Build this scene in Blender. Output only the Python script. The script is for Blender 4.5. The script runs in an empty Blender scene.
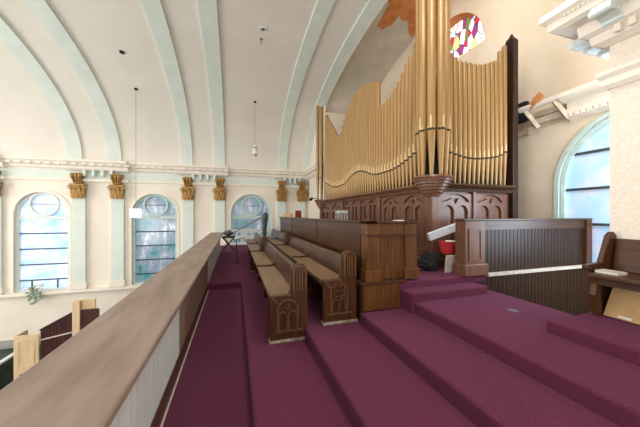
import bpy, bmesh, math, random
from mathutils import Vector, Matrix
random.seed(7)
PI = math.pi
S = bpy.context.scene
COL = S.collection

# ------------------------------------------------------------------ camera, world, light, exposure
TH = math.atan(85 / 268)
cam_d = bpy.data.cameras.new('camera')
cam_d.sensor_fit = 'HORIZONTAL'; cam_d.sensor_width = 36
cam_d.lens = 268 / 640 * 36
cam_d.shift_y = 1.0 / 640
cam_d.clip_start = 0.05; cam_d.clip_end = 200
cam = bpy.data.objects.new('camera', cam_d); COL.objects.link(cam)
cam.location = (0, 0, 0)
cam.rotation_euler = (PI / 2, 0, -TH)
S.camera = cam
S.view_settings.view_transform = 'Standard'
S.view_settings.look = 'None'
S.view_settings.exposure = 0.0
S.view_settings.gamma = 1.0
S.view_settings.use_curve_mapping = False

W = bpy.data.worlds.new('sky'); S.world = W; W.use_nodes = True
W.node_tree.nodes['Background'].inputs[0].default_value = (0.75, 0.87, 1.0, 1)
W.node_tree.nodes['Background'].inputs[1].default_value = 1.2

def area(name, loc, direction, sx, sy, power, color=(1, 1, 1), spread=PI):
    d = bpy.data.lights.new(name, 'AREA'); d.shape = 'RECTANGLE'
    d.size = sx; d.size_y = sy; d.energy = power; d.color = color; d.spread = spread
    o = bpy.data.objects.new(name, d); COL.objects.link(o)
    o.location = loc
    o.rotation_euler = Vector(direction).to_track_quat('-Z', 'Y').to_euler()
    return o
# windows and ceiling lamps outside the picture, with added unseen lights among them
area('west_nave_fill', (-15.2, 6.3, 0.3), (1, 0, 0.25), 9.0, 6.5, 1180, (1.0, 0.97, 0.93))  # large unseen west opening invented to brighten the nave
area('daylight_near_window', (-3.4, -0.75, -0.9), (0, 1, 0.05), 1.7, 3.6, 215, (0.97, 0.98, 1.0))
area('daylight_near_window', (-7.3, -0.75, -0.9), (0, 1, 0.05), 1.7, 3.6, 215, (0.97, 0.98, 1.0))
area('choir_front_light', (0.9, -0.75, 0.2), (0.0, 1, 0.1), 1.8, 2.4, 55, (1.0, 0.98, 0.95))  # unseen area light before a solid part of the near wall
area('choir_ceiling_lamp', (2.0, 2.0, 4.3), (0.12, 0.1, -1), 1.2, 1.2, 95, (1.0, .97, .95))
area('choir_ceiling_lamp', (0.8, 5.0, 5.35), (0, 0, -1), 0.8, 0.8, 28, (1.0, .97, .95))
area('nave_ceiling_lamp', (-3.3, 6.2, 5.3), (0, 0, -1), 1.0, 1.0, 110, (1.0, .97, .93))
area('daylight_chancel_window', (5.62, 1.55, 0.2), (-0.9, 0.35, -0.25), 1.1, 2.4, 110, (0.78, 0.88, 1.0))
area('chancel_side_fill', (4.95, 0.75, 1.6), (-0.05, 1, 0.1), 1.0, 2.0, 60, (0.9, 0.95, 1.0))  # added light hidden by the pier, the side wall has no window
area('chancel_fill_light', (3.9, 3.8, 5.2), (1, .35, -.45), 1.6, .6, 32, (1.0, .95, .88))  # added light above the view, brightens the chancel end wall

# ------------------------------------------------------------------ materials
def lin(c):
    return tuple(((v / 255) / 12.92) if v / 255 <= .04045 else (((v / 255) + .055) / 1.055) ** 2.4 for v in c)
def newmat(name):
    m = bpy.data.materials.new(name); m.use_nodes = True
    nt = m.node_tree; b = nt.nodes['Principled BSDF']
    return m, nt, b
def mapping(nt, scale=(1, 1, 1), kind='Object'):
    tc = nt.nodes.new('ShaderNodeTexCoord'); mp = nt.nodes.new('ShaderNodeMapping')
    mp.inputs['Scale'].default_value = scale
    nt.links.new(tc.outputs[kind], mp.inputs[0]); return mp.outputs[0]
def noise(nt, vec, scale, detail=4, rough=.55):
    n = nt.nodes.new('ShaderNodeTexNoise'); n.inputs['Scale'].default_value = scale
    n.inputs['Detail'].default_value = detail; n.inputs['Roughness'].default_value = rough
    nt.links.new(vec, n.inputs['Vector']); return n.outputs['Fac']
def ramp(nt, fac, stops):
    r = nt.nodes.new('ShaderNodeValToRGB'); e = r.color_ramp.elements
    while len(e) < len(stops): e.new(.5)
    for i, (p, c) in enumerate(stops):
        e[i].position = p; e[i].color = (*lin(c), 1)
    nt.links.new(fac, r.inputs[0]); return r.outputs[0]
def bump(nt, b, h, strength=.2, dist=.01):
    n = nt.nodes.new('ShaderNodeBump'); n.inputs['Strength'].default_value = strength
    n.inputs['Distance'].default_value = dist
    nt.links.new(h, n.inputs['Height']); nt.links.new(n.outputs[0], b.inputs['Normal'])
def speckle_mat(name, c1, c2, scale=6, rough=.8, bs=.1, bscale=None, spec=.3, stretch=(1, 1, 1), metallic=0, detail=4, lo=.35, hi=.65):
    m, nt, b = newmat(name)
    v = mapping(nt, stretch)
    f = noise(nt, v, scale, detail)
    nt.links.new(ramp(nt, f, [(lo, c1), (hi, c2)]), b.inputs['Base Color'])
    b.inputs['Roughness'].default_value = rough
    b.inputs['Specular IOR Level'].default_value = spec
    b.inputs['Metallic'].default_value = metallic
    if bs: bump(nt, b, noise(nt, v, bscale or scale * 4, 3), bs)
    return m
def wood(name, dark, light, axis='z', rough=.38, scale=1.0, spec=.32):
    st = {'z': (14, 14, .9), 'y': (14, .9, 14), 'x': (.9, 14, 14)}[axis]
    m, nt, b = newmat(name)
    v = mapping(nt, tuple(s * scale for s in st))
    f = noise(nt, v, 2.2, 6, .6)
    nt.links.new(ramp(nt, f, [(.3, dark), (.7, light)]), b.inputs['Base Color'])
    b.inputs['Roughness'].default_value = rough
    b.inputs['Specular IOR Level'].default_value = spec
    bump(nt, b, f, .06)
    return m
M = {}
M['wall'] = speckle_mat('cream_plaster', (232, 222, 206), (238, 229, 215), 1.2, .85, .05, 30)
M['mint'] = speckle_mat('mint_paint', (212, 221, 212), (221, 229, 220), 2, .8, .04, 30)
M['vault'] = speckle_mat('vault_plaster', (224, 217, 205), (230, 223, 212), .8, .9, .04, 20)
M['chancel_vault'] = speckle_mat('weathered_grey_plaster', (196, 186, 168), (212, 202, 185), 1.5, .9, .1, 8)
M['end_wall'] = speckle_mat('tan_plaster', (220, 203, 178), (229, 215, 194), 1.3, .9, .06, 12)
M['pier'] = speckle_mat('speckled_cream_plaster', (222, 212, 196), (236, 227, 211), 45, .85, .15, 60, detail=8)
M['trim'] = speckle_mat('cream_trim_paint', (232, 223, 208), (240, 232, 219), 3, .7, .05, 30)
M['orange'] = speckle_mat('orange_undercoat', (196, 118, 62), (214, 142, 86), 3, .9, .1, 12)
M['carpet'] = speckle_mat('burgundy_carpet', (76, 32, 48), (106, 50, 73), 150, .95, .45, 260, spec=.15, detail=3)
_b = M['carpet'].node_tree.nodes['Principled BSDF']
_b.inputs['Sheen Weight'].default_value = .16; _b.inputs['Sheen Roughness'].default_value = .4; _b.inputs['Sheen Tint'].default_value = (*lin((190, 140, 200)), 1)
M['nave_floor'] = speckle_mat('dark_green_floor', (48, 62, 54), (66, 80, 70), 3, .6, .05)
M['coping'] = speckle_mat('brown_grained_top', (124, 103, 90), (146, 126, 113), 3, .45, .05, 20, spec=.4, stretch=(3, .5, 3))
M['panel_white'] = speckle_mat('grey_white_board', (196, 200, 194), (214, 217, 210), 4, .4, .03, spec=.5, stretch=(6, 6, .6))
M['panel_tan'] = speckle_mat('tan_board', (118, 98, 80), (146, 126, 106), 4, .35, .03, spec=.5, stretch=(6, 6, .6))
M['wood'] = wood('dark_oak', (52, 29, 16), (86, 52, 28), 'z', .34)
M['wood_h'] = wood('dark_oak_lengthwise', (52, 30, 18), (84, 52, 31), 'y', .3)
M['wood_x'] = wood('dark_oak_crosswise', (50, 31, 21), (78, 51, 34), 'x', .34)
M['seat'] = wood('pale_oak_seat', (104, 78, 54), (142, 114, 84), 'y', .42)  # seat oak set lighter than the backs
M['carved'] = wood('lightened_worn_oak', (78, 50, 30), (114, 80, 50), 'z', .36)  # worn oak, lightened further in place of shading around the relief
M['oak'] = wood('amber_oak', (70, 42, 20), (110, 70, 36), 'z', .34)
M['organ_wood'] = wood('red_brown_mahogany', (88, 58, 44), (124, 86, 67), 'z', .3)
M['organ_wood_h'] = wood('red_brown_mahogany_long', (88, 58, 44), (124, 86, 67), 'y', .3)
M['beadboard'] = wood('dark_walnut_board', (34, 20, 14), (58, 37, 26), 'z', .36, 1.0, .2)
M['deep_red_wood'] = wood('dark_red_board', (50, 22, 22), (84, 42, 38), 'z', .45)
M['edge_white'] = speckle_mat('worn_white_edge', (176, 166, 150), (202, 194, 180), 12, .6, .05)
M['pale_wood'] = wood('pale_maple', (202, 172, 132), (222, 196, 160), 'z', .5)
M['gold_pipe'] = speckle_mat('gold_painted_metal', (150, 116, 68), (163, 129, 80), 4, .42, .02, 30, spec=.5, stretch=(4, 4, .3), metallic=.25)
M['slot'] = speckle_mat('dark_pipe_mouth', (44, 34, 22), (60, 46, 30), 20, .7, 0)
M['lip'] = speckle_mat('pale_gold_lip', (214, 192, 146), (226, 206, 162), 10, .35, 0, metallic=.2)
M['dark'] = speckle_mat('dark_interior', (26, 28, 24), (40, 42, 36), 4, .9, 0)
M['gilt'] = speckle_mat('gilded_plaster', (118, 86, 44), (194, 152, 88), 22, .45, .3, 40, metallic=.45, spec=.5)
M['frame_white'] = speckle_mat('white_window_paint', (212, 220, 216), (226, 232, 228), 8, .6, .03)
M['frame_mint'] = speckle_mat('pale_teal_window_paint', (178, 202, 198), (196, 216, 211), 8, .6, .03)
M['modillion'] = speckle_mat('pale_blue_white_paint', (206, 216, 214), (222, 228, 224), 9, .7, .05)
M['bar'] = speckle_mat('dark_glazing_bar', (52, 62, 66), (70, 80, 82), 10, .5, 0)
M['black'] = speckle_mat('black_matte', (18, 18, 20), (32, 32, 35), 12, .6, .05)
M['black_cloth'] = speckle_mat('black_fabric', (22, 22, 25), (42, 42, 46), 30, .9, .3)
M['blue_cloth'] = speckle_mat('navy_fabric', (28, 32, 58), (52, 60, 96), 20, .9, .3)
M['grey_metal'] = speckle_mat('grey_metal', (96, 98, 100), (126, 128, 128), 12, .4, .02, metallic=.5)
M['red_plastic'] = speckle_mat('red_plastic', (184, 46, 50), (206, 66, 66), 6, .4, .02)
M['red_cloth'] = speckle_mat('red_upholstery', (140, 50, 46), (168, 72, 66), 20, .9, .1)
M['white_card'] = speckle_mat('white_card', (196, 204, 212), (218, 224, 230), 4, .6, .02)
M['cardboard'] = speckle_mat('brown_cardboard', (178, 144, 100), (196, 162, 116), 5, .85, .05)
M['paper'] = speckle_mat('paper', (214, 208, 196), (230, 225, 214), 12, .8, 0)
M['plank_grey'] = speckle_mat('grey_slats', (150, 146, 146), (182, 178, 178), 8, .5, .03)
M['leaf'] = speckle_mat('grey_green_leaf', (120, 140, 118), (170, 182, 160), 12, .8, .1)
M['flower'] = speckle_mat('white_petal', (224, 214, 208), (240, 232, 226), 12, .8, 0)
M['rope'] = speckle_mat('cord_grey', (120, 116, 108), (150, 146, 138), 12, .8, 0)
M['lath'] = speckle_mat('pale_wood_lath', (186, 170, 148), (214, 202, 184), 9, .8, .1)
M['brick'] = speckle_mat('exposed_masonry', (150, 120, 98), (200, 186, 166), 7, .9, .4, 10)
M['scuffed'] = speckle_mat('scuffed_pale_plinth', (112, 98, 82), (164, 152, 134), 16, .7, .05)
M['wainscot'] = speckle_mat('grey_skirting', (150, 150, 142), (168, 168, 160), 4, .7, .02)

def glass_mat(name, stops, strength, scale=1.6, stretch=(1, 1, 1)):
    m, nt, b = newmat(name)
    v = mapping(nt, stretch)
    f = noise(nt, v, scale, 6, .65)
    c = ramp(nt, f, stops)
    nt.links.new(c, b.inputs['Base Color']); nt.links.new(c, b.inputs['Emission Color'])
    b.inputs['Emission Strength'].default_value = strength
    b.inputs['Roughness'].default_value = .15
    return m
M['glass_bright'] = glass_mat('bright_opalescent_glass', [(.34, (150, 195, 245)), (.5, (196, 218, 248)), (.68, (236, 236, 248))], .5, 1.1, (1, 1, 2.2))
M['glass_dim'] = glass_mat('teal_opalescent_glass', [(.36, (46, 112, 112)), (.45, (104, 146, 160)), (.53, (140, 142, 162)), (.6, (166, 186, 196)), (.67, (236, 240, 246))], .36, .95, (1.9, 1, 1.1))
M['glass_end'] = glass_mat('pale_blue_opalescent_glass', [(.3, (158, 198, 238)), (.5, (170, 204, 232)), (.68, (206, 206, 228))], .42, 2.2)
def stained():
    m, nt, b = newmat('stained_glass_pattern')
    v = mapping(nt, (3.4, 3.4, 1.7))
    vo = nt.nodes.new('ShaderNodeTexVoronoi'); vo.inputs['Scale'].default_value = 1.9
    nt.links.new(v, vo.inputs['Vector'])
    sp = nt.nodes.new('ShaderNodeSeparateColor'); nt.links.new(vo.outputs['Color'], sp.inputs[0])
    c = ramp(nt, sp.outputs[0], [(0, (250, 248, 252)), (.3, (236, 226, 150)), (.42, (244, 240, 248)), (.62, (150, 60, 130)), (.72, (226, 50, 84)), (.84, (250, 246, 250)), (.95, (120, 140, 60))])
    nt.nodes[-1].color_ramp.interpolation = 'CONSTANT'
    ve = nt.nodes.new('ShaderNodeTexVoronoi'); ve.feature = 'DISTANCE_TO_EDGE'; ve.inputs['Scale'].default_value = 1.9
    nt.links.new(v, ve.inputs['Vector'])
    lt = nt.nodes.new('ShaderNodeMath'); lt.operation = 'GREATER_THAN'; lt.inputs[1].default_value = .035
    nt.links.new(ve.outputs['Distance'], lt.inputs[0])
    mx = nt.nodes.new('ShaderNodeMix'); mx.data_type = 'RGBA'
    nt.links.new(lt.outputs[0], mx.inputs['Factor'])
    mx.inputs[6].default_value = (*lin((70, 56, 70)), 1); nt.links.new(c, mx.inputs[7])
    nt.links.new(mx.outputs[2], b.inputs['Base Color']); nt.links.new(mx.outputs[2], b.inputs['Emission Color'])
    b.inputs['Emission Strength'].default_value = .7
    return m
M['stained'] = stained()
def lampmat(name, s):
    m, nt, b = newmat(name)
    v = mapping(nt); c = ramp(nt, noise(nt, v, 3), [(0, (255, 250, 240)), (1, (255, 252, 246))])
    nt.links.new(c, b.inputs['Base Color']); nt.links.new(c, b.inputs['Emission Color'])
    b.inputs['Emission Strength'].default_value = s
    return m
M['lamp'] = lampmat('lit_lamp_glass', 1.6)

# ------------------------------------------------------------------ geometry helpers (all coordinates in the scene's metres)
BASE = {}
def empty(name, loc, label=None, cat=None, group=None, kind=None):
    o = bpy.data.objects.new(name, None); o.empty_display_size = .1
    COL.objects.link(o); o.location = loc; BASE[o.name] = Vector(loc)
    tag(o, label, cat, group, kind); return o
def tag(o, label=None, cat=None, group=None, kind=None):
    if label: o['label'] = label
    if cat: o['category'] = cat
    if group: o['group'] = group
    if kind: o['kind'] = kind
    return o
class MB:
    def __init__(self): self.bm = bmesh.new()
    def box(self, x0, x1, y0, y1, z0, z1, bev=0):
        m = Matrix.Translation(((x0 + x1) / 2, (y0 + y1) / 2, (z0 + z1) / 2)) @ Matrix.Diagonal((abs(x1 - x0), abs(y1 - y0), abs(z1 - z0), 1))
        self.obox(m, bev); return self
    def obox(self, m, bev=0):
        r = bmesh.ops.create_cube(self.bm, size=1, matrix=m)
        if bev:
            es = list({e for v in r['verts'] for e in v.link_edges})
            bmesh.ops.bevel(self.bm, geom=es, offset=bev, segments=2, affect='EDGES', profile=.5)
    def bar(self, a, b, w, h, up=(0, 0, 1), bev=0):
        a, b = Vector(a), Vector(b); d = b - a; L = d.length; d.normalize()
        s = d.cross(Vector(up)); s.normalize(); u = s.cross(d)
        m = Matrix((s, d, u)).transposed().to_4x4(); m.translation = (a + b) / 2
        self.obox(m @ Matrix.Diagonal((w, L, h, 1)), bev); return self
    def tube(self, pts, r, n=8, caps=True):
        pts = [Vector(p) for p in pts]; rs = r if isinstance(r, (list, tuple)) else [r] * len(pts)
        rings = []; ref = None
        for i, p in enumerate(pts):
            d = (pts[min(i + 1, len(pts) - 1)] - pts[max(i - 1, 0)]).normalized()
            if ref is None: ref = d.orthogonal().normalized()
            s = (ref - d * ref.dot(d)).normalized(); t = d.cross(s); ref = s
            rings.append([self.bm.verts.new(p + (s * math.cos(2 * PI * k / n) + t * math.sin(2 * PI * k / n)) * rs[i]) for k in range(n)])
        for a, b in zip(rings, rings[1:]):
            for k in range(n): self.bm.faces.new((a[k], a[(k + 1) % n], b[(k + 1) % n], b[k]))
        if caps: self.bm.faces.new(rings[0][::-1]); self.bm.faces.new(rings[-1])
        return self
    def lathe(self, c, prof, n=16, a0=0, a1=2 * PI, sx=1, sy=1):
        full = abs(a1 - a0 - 2 * PI) < 1e-6; m = n if full else n + 1; rings = []
        for r, z in prof:
            rings.append([self.bm.verts.new((c[0] + sx * r * math.cos(a0 + (a1 - a0) * k / n), c[1] + sy * r * math.sin(a0 + (a1 - a0) * k / n), c[2] + z)) for k in range(m)])
        for a, b in zip(rings, rings[1:]):
            for k in range(n if full else n): self.bm.faces.new((a[k], a[(k + 1) % m], b[(k + 1) % m], b[k]))
        if full: self.bm.faces.new(rings[0][::-1]); self.bm.faces.new(rings[-1])
        return self
    def plate(self, outer, holes, frame, depth):
        """flat outline with holes; frame = (origin, ex, ey, ez)."""
        o, ex, ey, ez = [Vector(v) for v in frame]
        b = bmesh.new(); edges = []
        for loop in [outer] + list(holes):
            vs = [b.verts.new((p[0], p[1], 0)) for p in loop]
            edges += [b.edges.new((vs[i], vs[(i + 1) % len(vs)])) for i in range(len(vs))]
        bmesh.ops.triangle_fill(b, use_beauty=True, use_dissolve=False, edges=edges, normal=(0, 0, 1))
        r = bmesh.ops.extrude_face_region(b, geom=list(b.faces))
        for v in [g for g in r['geom'] if isinstance(g, bmesh.types.BMVert)]: v.co.z = depth
        bmesh.ops.recalc_face_normals(b, faces=list(b.faces))
        mat = Matrix((ex, ey, ez)).transposed().to_4x4(); mat.translation = o
        b.transform(mat)
        self.merge(b); return self
    def merge(self, b):
        me = bpy.data.meshes.new('t'); b.to_mesh(me); b.free(); self.bm.from_mesh(me); bpy.data.meshes.remove(me)
    def sweep(self, prof, path_pts, frame_of):
        """prof: list of 2D points; frame_of(i) -> (origin, ex, ey)."""
        rings = []
        for i in range(len(path_pts)):
            o, ex, ey = frame_of(i)
            rings.append([self.bm.verts.new(Vector(o) + Vector(ex) * p[0] + Vector(ey) * p[1]) for p in prof])
        n = len(prof)
        for a, b in zip(rings, rings[1:]):
            for k in range(n): self.bm.faces.new((a[k], a[(k + 1) % n], b[(k + 1) % n], b[k]))
        self.bm.faces.new(rings[0][::-1]); self.bm.faces.new(rings[-1])
        return self
    def blob(self, c, r, seed=0, amp=.15, sub=3, rot=None):
        rr = random.Random(seed); b = bmesh.new()
        bmesh.ops.create_icosphere(b, subdivisions=sub, radius=1)
        ph = [rr.uniform(0, 6) for _ in range(6)]
        for v in b.verts:
            k = 1 + amp * (math.sin(3 * v.co.x + ph[0]) * math.sin(4 * v.co.y + ph[1]) + .6 * math.sin(7 * v.co.z + ph[2]) * math.sin(6 * v.co.x + ph[3]))
            v.co = Vector((v.co.x * r[0], v.co.y * r[1], v.co.z * r[2])) * k
        if rot: b.transform(rot)
        b.transform(Matrix.Translation(c)); self.merge(b); return self
    def build(self, name, mat, parent=None, smooth=False, bevel=0):
        bm = self.bm
        bmesh.ops.recalc_face_normals(bm, faces=list(bm.faces))
        off = Vector((0, 0, 0)); p = parent
        while p is not None: off += BASE.get(p.name, Vector((0, 0, 0))); p = p.parent
        if parent is not None: bm.transform(Matrix.Translation(-off))
        me = bpy.data.meshes.new(name); bm.to_mesh(me); bm.free()
        o = bpy.data.objects.new(name, me); COL.objects.link(o)
        o.data.materials.append(M[mat] if isinstance(mat, str) else mat)
        if smooth:
            for f in me.polygons: f.use_smooth = True
            try: me.set_sharp_from_angle(angle=math.radians(38))
            except Exception: pass
        if bevel:
            md = o.modifiers.new('bevel', 'BEVEL'); md.width = bevel; md.segments = 2; md.limit_method = 'ANGLE'
            md.angle_limit = math.radians(40)
        if parent is not None: o.parent = parent
        return o
def struct(name, mb, mat, parent=None, **k):
    o = mb.build(name, mat, parent, **k)
    if parent is None: o['kind'] = 'structure'
    return o
def arch_pts(cx, w, z0, zc, n=20):
    """round-headed opening: width w, sill z0, springing zc."""
    r = w / 2
    return [(cx - r, z0), (cx + r, z0)] + [(cx + r * math.cos(PI * k / n), zc + r * math.sin(PI * k / n)) for k in range(n + 1)]
def circ(cx, cz, r, n=28):
    return [(cx + r * math.cos(2 * PI * k / n), cz + r * math.sin(2 * PI * k / n)) for k in range(n)]
def interp(knots, t):
    if t <= knots[0][0]: return knots[0][1]
    for (a, va), (b, vb) in zip(knots, knots[1:]):
        if t <= b: return va + (vb - va) * (t - a) / (b - a)
    return knots[-1][1]

FAR = 13.5          # far side wall of the nave
END = 5.8           # end wall of the chancel
NF = -5.15           # nave floor
H = [-1.58, -1.45, -1.32, -1.19, -1.06, -.95, -.86]   # carpeted terraces

# ------------------------------------------------------------------ setting: walls
WIN = [(-7.31, 1.74, 'bright'), (-3.37, 1.76, 'dim'), (.77, 1.9, 'dim')]
mb = MB()
mb.plate([(-16, NF), (4.0, NF), (4.0, 7), (-16, 7)], [arch_pts(c, w, -3.08, .03) for c, w, _ in WIN] + [arch_pts(-11.3, 1.74, -3.08, .03)], ((0, FAR, 0), (1, 0, 0), (0, 0, 1), (0, 1, 0)), .45)
struct('wall_far', mb, 'wall')
mb = MB(); mb.plate([(-16, NF), (6.2, NF), (6.2, 7), (-16, 7)], [arch_pts(c, 1.74, -3.08, .03) for c in (-11.3, -7.3, -3.4)], ((0, -.9, 0), (1, 0, 0), (0, 0, 1), (0, -1, 0)), .3)
struct('wall_near', mb, 'wall')
mb = MB(); mb.plate([(-.9, NF), (FAR, NF), (FAR, 7), (-.9, 7)], [[(1.8, -3), (10.8, -3), (10.8, 3.6), (1.8, 3.6)]], ((-16, 0, 0), (0, 1, 0), (0, 0, 1), (-1, 0, 0)), .3)
struct('wall_west', mb, 'wall')
# end wall of the chancel with its window and the high round window
LUN = (6.3, 4.25, 1.3)   # lunette: centre y, sill z, radius
def lun(d=0): return [(LUN[0] + (LUN[2] - d) * math.cos(PI * k / 30), LUN[1] + d * .8 + (LUN[2] - d * 1.8) * math.sin(PI * k / 30)) for k in range(31)]
mb = MB(); mb.plate([(.5, -3), (11.2, -3), (11.2, 7), (.5, 7)], [arch_pts(2.3, 2.26, -.9, .55, 26), lun()], ((END, 0, 0), (0, 1, 0), (0, 0, 1), (1, 0, 0)), .42)
struct('wall_end', mb, 'end_wall')
# chancel arch piers and the wall over the arch
def rib_z(y, a=6.8, b=3.25): return 2.2 + b * math.sqrt(max(0, 1 - ((y - 6.3) / a) ** 2))
mb = MB(); mb.box(3.66, 4.4, -.9, 1.72, -3, 5.2)
struct('wall_pier_near', mb, 'pier')
mb = MB(); mb.box(3.63, END, 10.9, FAR, -1.5, 5.2)
struct('wall_pier_far', mb, 'wall')
arch = [(1.8 + (10.8 - 1.8) * k / 30, rib_z(1.8 + 9 * k / 30)) for k in range(31)]
mb = MB(); mb.plate([(-.9, 4.4), (-.9, 7), (FAR, 7), (FAR, 4.4), (10.8, 4.4)] + arch[::-1] + [(1.8, 4.4)], [], ((3.64, 0, 0), (0, 1, 0), (0, 0, 1), (1, 0, 0)), .06)
struct('wall_over_arch', mb, 'wall')
mb = MB(); mb.box(4.4, 6.2, .3, .5, -3, 7); struct('wall_chancel_near', mb, 'end_wall')

# ceilings
def vault_strip(x0, x1, yc, a, b, z0, t0, t1, n, th):
    mb = MB(); rows = []
    for k in range(n + 1):
        t = t0 + (t1 - t0) * k / n
        rows.append([mb.bm.verts.new((x, yc + aa * math.cos(t), z0 + bb * math.sin(t))) for x in (x0, x1) for aa, bb in ((a, b), (a + th, b + th))])
    for p, q in zip(rows, rows[1:]):
        for i, j in ((0, 1), (1, 3), (3, 2), (2, 0)): mb.bm.faces.new((p[i], p[j], q[j], q[i]))
    for r in (rows[0], rows[-1]): mb.bm.faces.new((r[0], r[1], r[3], r[2]))
    return mb
struct('ceiling', vault_strip(-16, 3.66, 6.3, 6.87, 3.32, 2.2, 0, PI, 64, .1), 'vault', smooth=True)
struct('ceiling_chancel', vault_strip(3.66, 6.2, 6.3, 4.6, 1.65, 4.4, 0, PI, 40, .1), 'chancel_vault', smooth=True)
mb = MB(); mb.box(-16.3, 6.3, -1.2, 13.95, 7, 7.15); struct('light_block_slab', mb, 'vault')  # added slab out of view, keeps sky light from leaking in
# attic band behind the vault springing
# peeled orange patch of the chancel vault (jagged flakes lying just under the plaster)
def patch(name, pts, parent):
    mb = MB(); b = bmesh.new()
    vs = [b.verts.new((x, y, 0)) for x, y in pts]
    es = [b.edges.new((vs[i], vs[(i + 1) % len(vs)])) for i in range(len(vs))]
    bmesh.ops.triangle_fill(b, use_beauty=True, edges=es, normal=(0, 0, 1))
    bmesh.ops.subdivide_edges(b, edges=list(b.edges), cuts=3, use_grid_fill=True)
    for v in b.verts: v.co.z = 4.4 + 1.65 * math.sqrt(1 - ((v.co.y - 6.3) / 4.6) ** 2) - .012
    mb.merge(b); o = mb.build(name, 'orange'); o['kind'] = 'structure'
    o['label'] = 'orange undercoat patch where plaster peeled from chancel vault'
    return o
patch('ceiling_peeling', [(3.9, 6.2), (4.22, 6.75), (4.32, 7.6), (4.42, 7.55), (4.51, 7.68), (4.64, 7.47), (4.72, 7.42), (4.73, 7.0), (4.95, 7.18), (5.11, 7.09), (5.3, 7.35), (5.61, 7.68), (5.69, 7.62), (5.6, 6.9), (5.75, 6.2), (5.6, 5.0), (4.0, 5.0)], None)

# ribs of the vault in pairs
def rib(name, x0, x1, mat, a=6.8, b=3.25, d=.14):
    mb = MB(); n = 56; rows = []
    for k in range(n + 1):
        t = PI * k / n
        rows.append([mb.bm.verts.new((x, 6.3 + aa * math.cos(t), 2.2 + bb * math.sin(t))) for x in (x0, x1) for aa, bb in ((a, b), (a + d, b + d))])
    for p, q in zip(rows, rows[1:]):
        for i, j in ((0, 1), (1, 3), (3, 2), (2, 0)): mb.bm.faces.new((p[i], p[j], q[j], q[i]))
    return struct(name, mb, mat, smooth=True)
RIBS = [(-10.1, -9.6), (-8.95, -8.45), (-6.32, -5.84), (-4.98, -4.5), (-2.26, -1.8), (-.92, -.45), (2.02, 2.44), (3.28, 3.66)]
for x0, x1 in RIBS: rib('ceiling_rib', x0, x1, 'mint')

# ------------------------------------------------------------------ far-wall entablature, sill, pilasters
def corn_prof():   # (out, z): cornice over frieze over architrave
    return [(0, 2.2), (.36, 2.2), (.37, 2.13), (.30, 2.07), (.27, 1.99), (.16, 1.97), (.14, 1.88), (.07, 1.84), (.05, 1.80), (0, 1.80)]
def run_prof(mb, prof, a, b, out):
    a, b, out = Vector(a), Vector(b), Vector(out)
    mb.sweep([(p[0], p[1]) for p in prof], [0, 1], lambda i: ((a, b)[i], out, (0, 0, 1)))
mb = MB()
run_prof(mb, corn_prof(), (-16, FAR, 0), (3.63, FAR, 0), (0, -1, 0))
BREAKS = [(-9.05, -8.35), (-6.5, -4.3), (-2.45, -.3), (1.85, 3.63)]
for x0, x1 in BREAKS:
    run_prof(mb, [(0, 2.205), (.5, 2.205), (.5, 2.12), (.42, 2.06), (.4, 1.98), (.3, 1.96), (.27, 1.86), (.2, 1.80), (0, 1.80)], (x0, FAR, 0), (x1, FAR, 0), (0, -1, 0))
for p in [x * .3 - 16 for x in range(66)]:
    out = .5 if any(a < p < b for a, b in BREAKS) else .36
    mb.box(p, p + .11, FAR - out + .02, FAR - out + .2, 1.985, 2.045)
struct('trim_cornice', mb, 'trim')
mb = MB(); mb.box(-16, 3.63, FAR - .03, FAR, 1.46, 1.80); struct('trim_frieze', mb, 'mint')
mb = MB(); mb.box(-16, 3.63, FAR - .07, FAR, 1.38, 1.46)
for x0, x1 in BREAKS: mb.box(x0 + .1, x1 - .05, FAR - .14, FAR, 1.36, 1.47)
struct('trim_architrave', mb, 'trim')
mb = MB(); mb.box(-16, -.9, FAR - .2, FAR + .02, -3.16, -3.05, .01); struct('trim_sill', mb, 'trim')
mb = MB(); mb.box(-16, -.9, FAR - .06, FAR, NF, NF + .3); struct('baseboard_far', mb, 'wainscot')
# cornice brackets between paired capitals
mb = MB()
for x0, x1 in BREAKS[1:]:
    for f in (.3, .44, .58, .72):
        x = x0 + (x1 - x0) * f
        mb.box(x - .05, x + .05, FAR - .26, FAR - .02, 1.56, 1.82, .01)
struct('trim_brackets', mb, 'mint')

def capital(mb, x, y, z0, z1, w):
    """leafy bell capital: bell, abacus, two rows of curled leaves."""
    h = z1 - z0; r = w * .33
    mb.lathe((x, y, z0), [(r, 0), (r * 1.05, h * .1), (r * .95, h * .2), (r * 1.15, h * .7), (r * 1.5, h * .86)], 12)
    mb.box(x - w * .5, x + w * .5, y - w * .5, y + w * .5, z1 - h * .14, z1, .01)
    for row, (zb, ln, n) in enumerate(((0, .48, 8), (.25, .55, 8))):
        for k in range(n):
            a = 2 * PI * (k + .5 * row) / n; dx, dy = math.cos(a), math.sin(a)
            pts = []
            for t in range(6):
                s = t / 5; rr = r * (1.05 + (.2 + .35 * row) * s * s + .25 * (s > .8)); z = z0 + h * (zb + ln * (s if s < .85 else .8))
                pts.append((x + dx * rr, y + dy * rr, z))
            mb.tube(pts, [.055 * w / .5, .07 * w / .5, .075 * w / .5, .065 * w / .5, .05 * w / .5, .025 * w / .5], 6)
    for sx in (-1, 1):     # corner volutes
        c = Vector((x + sx * w * .46, y - w * .35, z1 - h * .25))
        mb.tube([c + Vector((sx * .075 * math.cos(t) * (1 - t / 9), 0, .075 * math.sin(t) * (1 - t / 9))) * (w / .5) for t in [i * .7 for i in range(10)]], .028, 6)
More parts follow.
